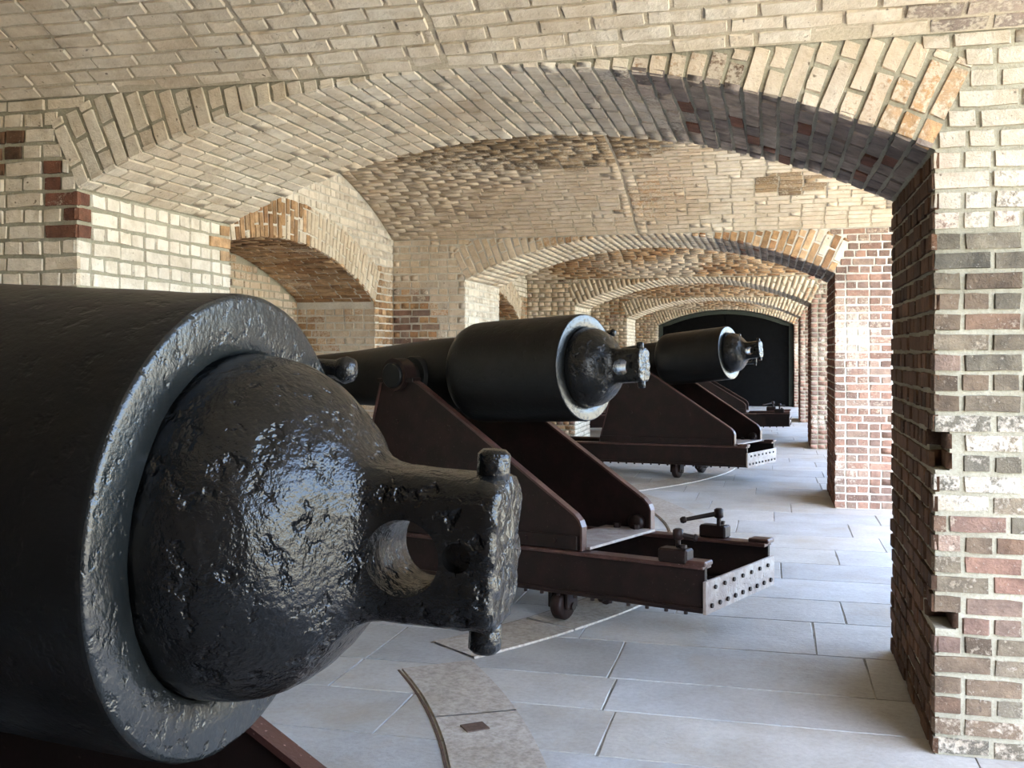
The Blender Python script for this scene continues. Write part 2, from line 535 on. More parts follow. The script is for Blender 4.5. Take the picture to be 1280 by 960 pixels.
def cross_wall(n):
    y0, y1 = yf(n), yb(n)
    m = MORT
    arc = arc_pts(CX, AZ, AR + m, -AMAX, AMAX, 40)
    pts = [(XE, 0), (XE, TOP), (XO, TOP), (XO, 0), (XL - m, 0), (XL - m, ZS)] + arc[1:-1] + [(XR + m, ZS), (XR + m, 0)]
    body = link('wall_cross', extrude_poly('wall_cross', pts, y0 + m, y1, 'y'), M_MORT_W if n == 2 else M_MORT)
    tag(body, '%s whitewashed brick cross wall from the viewer, pierced by a segmental arch' % ORD[n - 1], 'wall', None, 'structure')
    if n == 1:
        carve(body, POCKETS)
    W = Wall(body, .005 if n == 1 else .003)
    rnd = random.Random(50 + n)
    zt = min(ZV - 0.005, 99)
    nc = int(zt / PITCH)
    for k in range(nc + 1):
        z = (k + .5) * PITCH
        hb = HB
        if z + HB / 2 > ZV:
            hb = ZV - k * PITCH - .008
            if hb < .02: break
            z = k * PITCH + .004 + hb / 2
        head = k % 2 == 1 if n != 1 else (k % 3 == 1)
        # horizontal limits beside the ring
        if z < ZS: off = 0
        elif z < ZS + RING * math.cos(AMAX): off = (z - ZS) * math.tan(AMAX)
        else: off = math.sqrt((AR + RING) ** 2 - (z - AZ) ** 2) - HS
        # right pier
        hd = (k % 2 == 0 and n != 1) or (n == 1 and k % 4 == 2)
        for (c, l) in courses(XR + off, XE, k % 2 == 1, rnd, hd):
            p = Vector((c, y0, z))
            if in_pocket(p, n): continue
            g = nz(c, y0, z, 1.9)
            if n == 1:
                w = max(0, min(1, (z - 1.86) / 0.30)) + 0.25 * g
                if z < 1.86: w = 0.33 + 0.35 * nz(c, 3, z, 2.3)
                if 1.15 < z < 1.32 or 0.95 < z < 1.05: w += 0.14
                colr = pick(GREY) if random.random() > .10 else pick(RED)
                w = min(w, .62 + .2 * g)
            else:
                colr = pick(RED); w = 0.37 + 0.3 * g
                if 1.2 < z < 1.75: w += 0.04
                if z > 2.45: w += 0.12
            W.add('brick', p, X_, Z_, l, hb, colr, w)
        # left pier
        for (c, l) in courses(XW, XL - off, k % 2 == 0, rnd, hd if n != 1 else k % 2 == 0):
            p = Vector((c, y0, z))
            g = nz(c, y0, z, 1.6)
            if n == 1:
                w, colr = 0.92 + .15 * g, pick(CREAM)
                red = (abs(c + 3.26) < .10 and 2.12 < z < 2.36) or (c < -3.55 and 2.40 < z < 2.63) or (abs(c + 3.36) < .06 and 2.36 < z < 2.5)
                if red: w, colr = random.uniform(.10, .42), pick(DEEP if c > -3.5 else BROWN)
            else:
                w, colr = 0.62 + .5 * g, pick(TAN if random.random() < .6 else RED)
            W.add('brick', p, X_, Z_, l, hb, colr, w)
    # ring of voussoirs on the face and courses of the soffit
    N = int(round(2 * AMAX * AR / PITCH))
    for k in range(N):
        a = -AMAX + 2 * AMAX * (k + .5) / N
        wv = 2 * AMAX * AR / N - 0.0085
        rad = Vector((math.sin(a), 0, math.cos(a)))
        tan = Vector((math.cos(a), 0, -math.sin(a)))
        rmax = min(AR + RING, (ZV - 0.006 - AZ) / math.cos(a))
        for (c, l) in courses(AR, rmax, k % 2 == 0, rnd):
            p = Vector((CX, y0, AZ)) + rad * c
            g = nz(p.x, 0, p.z, 2.0)
            if n == 1:
                w, colr = (0.80 + .25 * g, pick(CREAM))
                if p.x > -0.6: w = 0.57 + .28 * g; colr = pick(TAN)
                if abs(p.x + .17) < .05 and c < AR + .1: w, colr = .52, pick(BROWN)
            elif n == 2 and p.x > -.9:
                w, colr = (0.12, pick(TAN)) if random.random() > .2 else (.95, pick(CREAM))
            else:
                w, colr = .62 + .3 * g, pick(TAN)
            # U x V must point to -Y
            W.add('voussoir', p, rad, -tan, l, wv, colr, w, 0.0) if rad.cross(-tan).y < 0 else W.add('voussoir', p, rad, tan, l, wv, colr, w)
        for (c, l) in courses(y0, y1, k % 2 == 0, rnd):
            p = Vector((CX, c, AZ)) + rad * AR
            g = nz(p.x, c, p.z, 1.4)
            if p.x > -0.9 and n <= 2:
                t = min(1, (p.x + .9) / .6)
                w, colr = .80 - .62 * t + .2 * g, pick(SOOT_SHADE)
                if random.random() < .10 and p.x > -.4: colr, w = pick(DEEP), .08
            else:
                w, colr = (.86 if n == 1 else .6) + .35 * g, pick(CREAM)
            V = tan if Y_.cross(tan).dot(rad) < 0 else -tan
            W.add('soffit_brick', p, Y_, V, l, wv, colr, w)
    if n == 1:
        for a, b_ in POCKETS:
            for zz in (np.arange(a[2] + .036, b_[2], PITCH)):
                W.add('brick', Vector(((XR + b_[0]) / 2, b_[1] - .012, zz)), X_, Z_, b_[0] - XR, HB, pick(BROWN), 0)
                W.add('brick', Vector((b_[0] - .012, y0 + (b_[1] - y0) / 2, zz)), -Y_, Z_, b_[1] - y0 - .01, HB, pick(BROWN), 0)
    # jambs
    for k in range(int(ZS / PITCH)):
        z = (k + .5) * PITCH
        if z + HB / 2 > ZS: break
        for (c, l) in courses(y0, y1, k % 2 == 0, rnd, k % 2 == 1):
            p = Vector((XR, c, z))
            if not in_pocket(p, n):
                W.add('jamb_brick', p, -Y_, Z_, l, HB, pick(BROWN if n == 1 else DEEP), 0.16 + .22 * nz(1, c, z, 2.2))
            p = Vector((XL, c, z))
            g = nz(2, c, z, 2.5)
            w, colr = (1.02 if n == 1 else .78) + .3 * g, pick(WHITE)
            if n == 1 and (c < y0 + .14 and 2.10 < z < 2.33): w, colr = .1, pick(DEEP)
            if n == 1 and c > y1 - .16 and z > 2.1: w, colr = .2, pick(TAN)
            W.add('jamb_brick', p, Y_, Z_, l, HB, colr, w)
    W.build(single=(n <= 2))
    return body

for n in range(1, NBAY + 1):
    cross_wall(n)
# unseen solid wall added behind the viewer, dark to cut bounced light
bk = link('wall_back_blocker', extrude_poly('wall_back_blocker', [(XO, 0), (XE, 0), (XE, TOP), (XO, TOP)], yb(0) - THICK, yb(0), 'y'), M_BACK_DARK)
tag(bk, 'unseen plain dark wall added behind the viewer to cut bounced light', 'wall', None, 'structure')

# ------------------------------------------------------------------ vaults
SEAMS = [-2.17, -1.36]
def vault(b):
    y0, y1, ym = yb(b), yf(b + 1), ymid(b)
    arc = [(ym + p[0], p[1]) for p in arc_pts(0, VZ, VR + MORT, -VMAX, VMAX, 48)]
    pts = [(y0, TOP), (y0, ZV)] + arc[1:-1] + [(y1, ZV), (y1, TOP)]
    body = link('ceiling', extrude_poly('ceiling', pts, XW - MORT, XE, 'x'), M_MORT_V)
    tag(body, 'shallow whitewashed brick vault over the %s bay from the viewer' % ORD[b], 'ceiling', None, 'structure')
    W = Wall(body, .005 if b == 0 else .0022)
    rnd = random.Random(90 + b)
    N = int(round(2 * VMAX * VR / PITCH))
    for k in range(N):
        a = -VMAX + 2 * VMAX * (k + .5) / N
        if b == 0 and a < -0.25: continue
        wv = 2 * VMAX * VR / N - 0.0085
        rad = Vector((0, math.sin(a), math.cos(a)))
        tan = Vector((0, math.cos(a), -math.sin(a)))
        ends = [XW] + ([SEAMS, SEAMS[1:]][b] if b <= 1 else []) + [XE]
        for i in range(len(ends) - 1):
            for (c, l) in courses(ends[i] + (.009 if i else 0), ends[i + 1] - .009, (k + i) % 2 == 0, rnd):
                p = Vector((c, ym, VZ)) + rad * VR
                g = nz(c, p.y, 0, 1.1)
                w, colr = .93 + .22 * g, pick(CREAM)
                if b == 0 and c > .46 + .1 * nz(c, p.y, 2, 3): w, colr = .48, pick(SOOT_SHADE)  # shade near the parade end, put into the brick colour
                if b == 1:
                    e = math.hypot((c + 2.3) / 1.35, (p.y - 8.55) / .72) + .25 * nz(c, p.y, 5, 2.2)
                    if e < 1: w, colr = .42 + .2 * g, pick(DUN)
                    elif c < -.6: w = .72 + .35 * g; colr = pick(TAN)
                    if math.hypot((c - .1) / .34, (p.y - 9.75) / .22) + .4 * g < 1: w, colr = .42, pick(DUN)
                if b >= 2:
                    w, colr = .50 + .5 * g, pick(TAN)
                V = tan if X_.cross(tan).dot(rad) < 0 else -tan
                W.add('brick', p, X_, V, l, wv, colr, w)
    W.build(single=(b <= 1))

for b in range(NBAY):
    vault(b)

# ------------------------------------------------------------------ gun-side wall with embrasure recess
def left_wall(b):
    y0, y1, ym = yb(b), yf(b + 1), ymid(b)
    m = MORT
    arc = [(ym + p[0], p[1]) for p in arc_pts(0, EZ, ER + m, -EMAX, EMAX, 32)]
    pts = [(y0, 0), (y0, TOP), (y1, TOP), (y1, 0), (ym + EH + m, 0), (ym + EH + m, EZS)] + arc[1:-1][::-1] + [(ym - EH - m, EZS), (ym - EH - m, 0)]
    body = link('wall_left', extrude_poly('wall_left', pts, XB - m, XW - m, 'x'), M_MORT_W if b == 1 else M_MORT)
    tag(body, 'whitewashed gun-side wall of the %s bay with an arched recess' % ORD[b], 'wall', None, 'structure')
    # back of the recess, with the embrasure
    ew, ez0, ez1 = 0.36, 0.95, 1.85
    parts = [((y0, 0), (y1, 0), (y1, ez0), (y0, ez0)), ((y0, ez1), (y1, ez1), (y1, TOP), (y0, TOP)),
             ((y0, ez0), (ym - ew, ez0), (ym - ew, ez1), (y0, ez1)), ((ym + ew, ez0), (y1, ez0), (y1, ez1), (ym + ew, ez1))]
    vs, fs = [], []
    for q in parts:
        me = extrude_poly('t', list(q), XO, XB - m, 'x')
        k = len(vs)
        vs += [tuple(v.co) for v in me.vertices]; fs += [[i + k for i in p.vertices] for p in me.polygons]
        bpy.data.meshes.remove(me)
    link('embrasure_wall', pymesh('embrasure_wall', vs, fs), M_MORT, body)
    W = Wall(body)
    rnd = random.Random(130 + b)
    RG = 0.36
    ztop = VZ + VR
    for k in range(int(ztop / PITCH)):
        z = (k + .5) * PITCH
        hv = SPAN / 2 if z < ZV else math.sqrt(max(VR * VR - (z + .03 - VZ) ** 2, 0))
        if z < EZS: inner = EH
        elif z < EZS + RG * math.cos(EMAX): inner = EH + (z - EZS) * math.tan(EMAX)
        elif z < EZ + ER + RG: inner = math.sqrt((ER + RG) ** 2 - (z - EZ) ** 2)
        else: inner = 0
        segs = [(ym - hv, ym - inner), (ym + inner, ym + hv)] if inner else [(ym - hv, ym + hv)]
        for (s0, s1) in segs:
            if s1 - s0 < .03: continue
            for (c, l) in courses(s0, s1, k % 2 == 0, rnd, k % 2 == 1):
                p = Vector((XW, c, z))
                g = nz(b, c, z, 2.0)
                w, colr = .98 + .4 * g, pick(WHITE)
                if c > ym + EH - .05 and z < 2.45: w, colr = .45 + .3 * g, pick(TAN)
                W.add('brick', p, Y_, Z_, l, HB, colr, w)
    N = int(round(2 * EMAX * ER / PITCH))
    for k in range(N):
        a = -EMAX + 2 * EMAX * (k + .5) / N
        wv = 2 * EMAX * ER / N - .0085
        rad = Vector((0, math.sin(a), math.cos(a)))
        tan = Vector((0, math.cos(a), -math.sin(a)))
        for (c, l) in courses(ER, ER + RG, k % 2 == 0, rnd):
            p = Vector((XW, ym, EZ)) + rad * c
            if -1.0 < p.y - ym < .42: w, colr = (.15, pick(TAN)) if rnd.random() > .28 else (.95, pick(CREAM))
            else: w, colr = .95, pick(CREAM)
            V = tan if rad.cross(tan).x > 0 else -tan
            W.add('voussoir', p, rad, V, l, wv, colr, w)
        for (c, l) in courses(XB, XW, k % 2 == 0, rnd):
            p = Vector((c, ym, EZ)) + rad * ER
            V = tan if X_.cross(tan).dot(rad) < 0 else -tan
            W.add('soffit_brick', p, X_, V, l, wv, pick(TAN), .30 + .3 * nz(c, p.y, 1, 2.4))
    for k in range(int(EZS / PITCH)):
        z = (k + .5) * PITCH
        for (c, l) in courses(XB, XW, k % 2 == 0, rnd, k % 2 == 1):
            for s in (-1, 1):
                p = Vector((c, ym + s * EH, z))
                g = nz(c, s, z, 2.4)
                U = -X_ if s > 0 else X_
                U = U if U.cross(Z_).y * s < 0 else -U
                W.add('jamb_brick', p, U, Z_, l, HB, pick(TAN), .62 + .4 * g)
    for k in range(int(EZC / PITCH)):
        z = (k + .5) * PITCH
        hw = EH if z < EZS else math.sqrt(max(ER * ER - (z + .03 - EZ) ** 2, 0))
        segs = [(ym - hw, ym + hw)]
        if ez0 < z < ez1: segs = [(ym - hw, ym - ew), (ym + ew, ym + hw)]
        for (s0, s1) in segs:
            if s1 - s0 < .03: continue
            for (c, l) in courses(s0, s1, k % 2 == 0, rnd, k % 2 == 1):
                g = nz(5, c, z, 1.5)
                bare = z > 1.75 and c < ym + .5
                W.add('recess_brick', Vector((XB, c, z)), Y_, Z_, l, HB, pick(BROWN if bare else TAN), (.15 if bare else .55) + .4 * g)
    W.build(single=(b == 1))

for b in range(NBAY):
    left_wall(b)

# ------------------------------------------------------------------ floor
FY0, FY1 = yb(0), yf(NBAY) + THICK
floor = link('floor', extrude_poly('floor', [(XO, FY0), (XE + .3, FY0), (XE + .3, FY1), (XO, FY1)], -0.4, -0.006, 'z'), M_DIRT)
tag(floor, 'worn bluish stone flag floor running under the arches', 'floor', None, 'structure')
FLAGC = [(0.36, 0.36, 0.35), (0.375, 0.37, 0.355), (0.34, 0.345, 0.345), (0.39, 0.38, 0.355), (0.355, 0.362, 0.365), (0.37, 0.36, 0.34)]
PINT_X = -5.8
TR0, TR1 = 5.0, 5.37            # traverse track radii

def flag_mesh(x0, x1, y0, y1, rnd):
    e = 0.004
    us = [x0, x0 + e] + [x0 + (x1 - x0) * t for t in (.35, .68)] + [x1 - e, x1]
    vs_ = [y0, y0 + e, (y0 + y1) / 2, y1 - e, y1]
    v, f = [], []
    for j, yy in enumerate(vs_):
        for i, xx in enumerate(us):
            edge = i in (0, 5) or j in (0, 4)
            z = -0.011 if edge else rnd.uniform(-.0012, .0008)
            v.append((xx + (rnd.uniform(-.004, .004) if not edge else rnd.uniform(-.003, .003)), yy + rnd.uniform(-.003, .003), z))
    for j in range(4):
        for i in range(5):
            q = j * 6 + i
            f.append((q, q + 1, q + 7, q + 6))
    return v, f

rnd = random.Random(11)
rows = [FY0]
for yv in (0.05, 0.62, 1.2, 1.75, 2.3, 2.85, 3.35, 3.86, 4.36, 4.80, 5.42, 6.08, 6.62, 7.2, 7.75): rows.append(yv)
while rows[-1] < FY1 - .3: rows.append(rows[-1] + rnd.uniform(.5, .68))
rows[-1] = FY1
jv, jf = [], []
for r in range(len(rows) - 1):
    ya, ybb = rows[r] + .002, rows[r + 1] - .002
    x = XB + rnd.uniform(-.8, 0)
    while x < XE + .25:
        l = rnd.uniform(.75, 1.45)
        e = min(x + l, XE + .28)
        if e - x > .15:
            v, f = flag_mesh(x + .002, e - .002, ya, ybb, rnd)
            if ya < 17.5:
                o = link('flagstone', pymesh('flagstone', v, f), M_FLAG, floor)
                c = rnd.choice(FLAGC); k = rnd.uniform(.92, 1.08)
                o.color = (c[0] * k, c[1] * k, c[2] * k, 1)
            else:
                k0 = len(jv); jv += v; jf += [tuple(i + k0 for i in q) for q in f]
        x = e
o = link('flagstone_paving', pymesh('flagstone_paving', jv, jf), M_FLAG, floor)
o['kind'] = 'stuff'; o.color = (0.36, 0.36, 0.35, 1)

# stone traverse tracks let into the floor, one arc per gun
def track(b, n_st=9):
    cy = ymid(b)
    a0, a1 = R_(-36), R_(36)
    da = (a1 - a0) / n_st
    for i in range(n_st):
        s, e = a0 + i * da + .0012, a0 + (i + 1) * da - .0012
        v, f = [], []
        rr = [TR0, TR0 + .008, (TR0 + TR1) / 2, TR1 - .008, TR1]
        m = 8
        for k in range(m + 1):
            t = s + (e - s) * k / m
            for q, rad in enumerate(rr):
                z = .010 + .002 * noise.noise(Vector((rad * 3, t * 14, b)))
                if q in (0, 4): z = -.02
                v.append((PINT_X + rad * math.cos(t), cy + rad * math.sin(t), z))
        for k in range(m):
            for q in range(4):
                z = k * 5 + q
                f.append((z, z + 1, z + 6, z + 5))
        o = link('track_stone', pymesh('track_stone', v, f), M_TRACK, floor)
        o.color = (0.37, 0.335, 0.295, 1)
    # rusty edge strip along the inner side
    v, f = [], []
    for k in range(61):
        t = a0 + (a1 - a0) * k / 60
        for rad, z in ((TR0 - .016, -.02), (TR0 - .014, .003), (TR0 - .004, .003), (TR0 - .002, -.02)):
            v.append((PINT_X + rad * math.cos(t), cy + rad * math.sin(t), z))
    for k in range(60):
        for q in range(3):
            z = k * 4 + q
            f.append((z, z + 1, z + 5, z + 4))
    link('track_edge_iron', pymesh('track_edge_iron', v, f), M_RUST, floor)
for b in range(4):
    track(b)

def cham_box(name, sx, sy, sz, mat, parent, loc, rz=0, bev=.006):
    me = bpy.data.meshes.new(name)
    bm = bmesh.new()
    bmesh.ops.create_cube(bm, size=1)
    bmesh.ops.scale(bm, vec=(sx, sy, sz), verts=bm.verts)
    if bev:
        bmesh.ops.bevel(bm, geom=list(bm.edges), offset=bev, segments=2, affect='EDGES', profile=.6)
    bm.to_mesh(me); bm.free()
    o = link(name, me, mat, parent)
    o.location = loc; o.rotation_euler = (0, 0, rz)
    return o

# iron dowel plate set in the near track stone
t = R_(26)
o = cham_box('dowel_plate', .10, .085, .010, M_RUST, floor, (-1.18, 4.0, .010), R_(38), .003)

# parade ground outside
pg = link('parade_ground', extrude_poly('parade_ground', [(XE + .3, -45), (70, -45), (70, 75), (XE + .3, 75)], -.5, -.06, 'z'), M_PARADE)
tag(pg, 'sunlit parade ground outside the open casemates', 'ground', None, 'structure')

# ------------------------------------------------------------------ framed last arch, black panels standing for the unlit room beyond
dr = empty('door_1', (CX, yf(NBAY) + .30, 0))
tag(dr, 'dark green frame in the farthest arch, black panels standing for the unlit room beyond', 'door', None, 'structure')
fw = .13
outer = [(XL - CX + .02, 0), (XL - CX + .02, ZS)] + [(p[0], p[1] - .0) for p in arc_pts(0, AZ, AR - .02, -AMAX, AMAX, 24)][1:-1] + [(XR - CX - .02, ZS), (XR - CX - .02, 0)]
inner = [(XL - CX + fw, 0), (XL - CX + fw, ZS - .04)] + arc_pts(0, AZ, AR - fw, -AMAX * .93, AMAX * .93, 24)[1:-1] + [(XR - CX - fw, ZS - .04), (XR - CX - fw, 0)]
n = len(outer)
v = [(p[0], -.06, p[1]) for p in outer] + [(p[0], -.06, p[1]) for p in inner] + [(p[0], .06, p[1]) for p in outer] + [(p[0], .06, p[1]) for p in inner]
f = []
for i in range(n - 1):
    f += [(i, i + 1, n + i + 1, n + i), (2 * n + i, 3 * n + i, 3 * n + i + 1, 2 * n + i + 1), (n + i, n + i + 1, 3 * n + i + 1, 3 * n + i), (i, 2 * n + i, 2 * n + i + 1, i + 1)]
me = pymesh('door_frame', v, f); fix_normals(me)
link('door_frame', me, M_GREEN, dr)
for s in (-1, 1):
    h = [p for p in inner if p[0] * s >= 0]
    h = ([(0.008 * s, 0)] + [(0.008 * s, AZ + AR - fw)] + h[::1]) if s > 0 else (h + [(0.008 * s, AZ + AR - fw), (0.008 * s, 0)])
    link('unlit_panel', extrude_poly('unlit_panel', h, -.02, .02, 'y'), M_BLACK, dr)  # black sheets in place of the dark interior
link('light_block_panel', extrude_poly('light_block_panel', [(XE - CX, 0), (XO - CX, 0), (XO - CX, TOP), (XE - CX, TOP)], THICK - .30, THICK - .28, 'y'), M_BLACK, dr)  # unseen panel added behind the last wall to block outside light

# ------------------------------------------------------------------ guns
def lathe(prof, seg, cap0=True, cap1=True, shape=None):
    """Profile of (x, r) turned about the x axis."""
    v, f = [], []
    for (x, r) in prof:
        for k in range(seg):
            a = 2 * math.pi * k / seg
            y, z = (r * math.cos(a), r * math.sin(a)) if shape is None else shape(x, r, a)
            v.append((x, y, z))
    for i in range(len(prof) - 1):
        for k in range(seg):
            f.append((i * seg + k, i * seg + (k + 1) % seg, (i + 1) * seg + (k + 1) % seg, (i + 1) * seg + k))
    if cap0: f.append(list(range(seg)))
    if cap1: f.append([(len(prof) - 1) * seg + k for k in range(seg)][::-1])
    me = pymesh('turned', v, f)
    fix_normals(me)
    return me

def refine(prof, step):
    out = [prof[0]]
    for a, b in zip(prof, prof[1:]):
        n = max(1, int(math.hypot(b[0] - a[0], b[1] - a[1]) / step))
        out += [(a[0] + (b[0] - a[0]) * i / n, a[1] + (b[1] - a[1]) * i / n) for i in range(1, n + 1)]
    return out

def roughen(me, amp, scale, seed=0):
    for v in me.vertices:
        p = v.co * scale + Vector((seed, seed * 1.7, 0))
        d = noise.fractal(p, .9, 2.1, 3)
        dn = v.normal
        v.co += dn * d * amp

def auto_smooth(me, deg=40):
    me.polygons.foreach_set('use_smooth', [True] * len(me.polygons))
    bm = bmesh.new(); bm.from_mesh(me)
    for e in bm.edges:
        if len(e.link_faces) == 2 and e.calc_face_angle(0) > R_(deg): e.smooth = False
    bm.to_mesh(me); bm.free()

def cut(me, cutter):
    a = bpy.data.objects.new('a', me); COL.objects.link(a)
    c = bpy.data.objects.new('c', cutter); COL.objects.link(c)
    md = a.modifiers.new('cut', 'BOOLEAN'); md.operation = 'DIFFERENCE'; md.solver = 'EXACT'; md.object = c
    bpy.context.view_layer.update()
    new = bpy.data.meshes.new_from_object(a.evaluated_get(bpy.context.evaluated_depsgraph_get()))
    bpy.data.objects.remove(a, do_unlink=True); bpy.data.objects.remove(c, do_unlink=True)
    return new

def cyl(name, r, h, mat, parent, loc, axis='z', seg=20, bev=0.0, rot=None):
    prof = [(-h / 2, r), (h / 2, r)] if not bev else [(-h / 2, r - bev), (-h / 2 + bev, r), (h / 2 - bev, r), (h / 2, r - bev)]
    me = lathe(prof, seg); auto_smooth(me, 50)
    o = link(name, me, mat, parent)
    o.location = loc
    o.rotation_euler = rot if rot else {'x': (0, 0, 0), 'y': (0, 0, R_(90)), 'z': (0, R_(-90), 0)}[axis]
    return o

# barrel frame: x = 0 on the trunnion axis, +x towards the breech; band back face at x = TB
TB = 1.20
def arc_profile(pts): return pts

def build_cannon():
    root = empty('cannon')
    # tube
    tube = [(TB - 3.36 + .55, .079), (TB - 3.36 + .02, .079), (TB - 3.36, .088), (TB - 3.36, .150), (TB - 3.36 + .012, .162), (TB - 3.1, .164), (TB - 2.0, .193),
            (TB - 1.45, .225), (TB - 1.2, .236), (TB - .95, .240), (TB - .86, .242)]
    me = lathe(refine(tube, .08), 72); auto_smooth(me, 35)
    link('barrel', me, M_BAND, root)
    # wrought reinforcing band
    band = [(TB - .90, .236), (TB - .895, .262), (TB - .88, .290), (TB - .855, .310), (TB - .82, .321), (TB - .77, .325), (TB - .4, .325), (TB - .012, .325),
            (TB - .005, .3235), (TB - .001, .320), (TB, .315), (TB + .001, .248), (TB - .004, .242), (TB - .03, .234)]
    me = lathe(refine(band, .03), 128, True, False); roughen(me, .0016, 14, 3); auto_smooth(me, 55)
    me.materials.append(M_BAND2); me.materials.append(M_FACE)
    for p in me.polygons:
        if p.center.x > TB - .006: p.material_index = 1
    link('reinforcing_band', me, None, root)
    # cascabel: domed breech that runs into a flat-sided knob
    dome = [(TB - .03, .238), (TB + .010, .241), (TB + .03, .240), (TB + .055, .236), (TB + .08, .229), (TB + .105, .218), (TB + .128, .203), (TB + .148, .186), (TB + .164, .168),
            (TB + .177, .150), (TB + .188, .134), (TB + .199, .121), (TB + .211, .111), (TB + .226, .105), (TB + .245, .102), (TB + .31, .101), (TB + .385, .100), (TB + .393, .098), (TB + .398, .090), (TB + .400, .060), (TB + .401, .02)]
    prof = refine(dome, .007)
    def shape(x, r, a):
        t = min(1, max(0, (x - (TB + .15)) / .09)); t = t * t * (3 - 2 * t)
        ex = 2 + 2.4 * t
        c, s = math.cos(a), math.sin(a)
        k = (abs(c) ** ex + abs(s) ** ex) ** (-1 / ex)
        return r * c * k * (1 - .34 * t), r * s * k * (1 - .0 * t)
    me = lathe(prof, 144, True, True, shape)
    # jagged painted end and rough casting
    for v in me.vertices:
        p = v.co
        if p.x > TB + .36:
            d = noise.fractal(p * 45, 1, 2, 3)
            v.co.x += .004 * d
            v.co += Vector((0, p.y, p.z)).normalized() * .003 * d
    me.update()
    roughen(me, .0016, 16, 9)
    hole = lathe([(-.2, .050), (-.066, .050), (-.05, .046), (.05, .046), (.066, .050), (.2, .050)], 40)
    hole.transform(Matrix.Translation((TB + .277, 0, -.008)) @ Matrix.Rotation(R_(90), 4, 'Z'))
    me = cut(me, hole)
    dim = lathe([(-.03, .017), (.03, .020)], 24)
    dim.transform(Matrix.Translation((TB + .350, -.078, .0)) @ Matrix.Rotation(R_(90), 4, 'Z'))
    me = cut(me, dim)
    auto_smooth(me, 50)
    me.materials.clear()
    casc = link('cascabel', me, M_KNOB, root)
    for s in (-1, 1):
        cyl('cascabel_pin', .022, .045, M_KNOB, casc, (TB + .374, 0, s * .112), 'z', 18, .006)
    # trunnions with rimbases
    for s in (-1, 1):
        me = lathe([(.16, .125), (.262, .122), (.272, .118), (.275, .083), (.45, .083), (.458, .075)], 40)
        me.transform(Matrix.Rotation(R_(90) * s, 4, 'Z')); auto_smooth(me, 40)
        link('trunnion', me, M_BAND, root)
    # sight socket on the far shoulder of the band
    a = R_(38)
    sy, sz = math.cos(a), math.sin(a)
    sm = empty_part('sight_socket', root, lathe([(-.05, .016), (.03, .016), (.034, .019), (.048, .024), (.062, .019), (.067, .006)], 20), M_KNOB, (TB - .03, .325 * sy + .028, .325 * sz + .014))
    bm_ = cham_box('socket_bracket', .06, .05, .035, M_KNOB, sm, (-.025, -.022, -.010), 0, .004)
    bm_.rotation_euler = (a, 0, 0)
    return root

def empty_part(name, parent, me, mat, loc):
    auto_smooth(me, 50)
    o = link(name, me, mat, parent); o.location = loc
    return o
M_BAND2 = iron_mat('black_band_iron', (0.006, 0.006, 0.006), (0.010, 0.010, 0.010), 0.34, 30, 0.4, 0.003, None, 0.22)

# --- carriage; local frame: origin at the pintle on the floor plane, +x to the rear, rails slope up to the rear
CH_REAR = 6.13
SLOPE = 0.027
def zr(x): return SLOPE * (x - 5.6)

def box_obj(name, x0, x1, y0, y1, z0, z1, mat, parent, bev=.004):
    """Box following the chassis slope."""
    me = bpy.data.meshes.new(name)
    v = []
    for x in (x0, x1):
        for y in (y0, y1):
            for z in (z0, z1): v.append((x, y, z + zr(x)))
    me = pymesh(name, v, [(0, 1, 3, 2), (4, 6, 7, 5), (0, 4, 5, 1), (2, 3, 7, 6), (0, 2, 6, 4), (1, 5, 7, 3)])
    bm = bmesh.new(); bm.from_mesh(me)
    bmesh.ops.recalc_face_normals(bm, faces=bm.faces)
    if bev: bmesh.ops.bevel(bm, geom=list(bm.edges), offset=bev, segments=1, affect='EDGES')
    bm.to_mesh(me); bm.free()
    return link(name, me, mat, parent)

def bolt(parent, loc, axis='z', r=.013, h=.014, mat=None):
    return cyl('bolt', r, h, mat or M_CARR, parent, loc, axis, 6)

RW = 0.433     # half width over the rails
RZ0, RZ1 = .195, .440

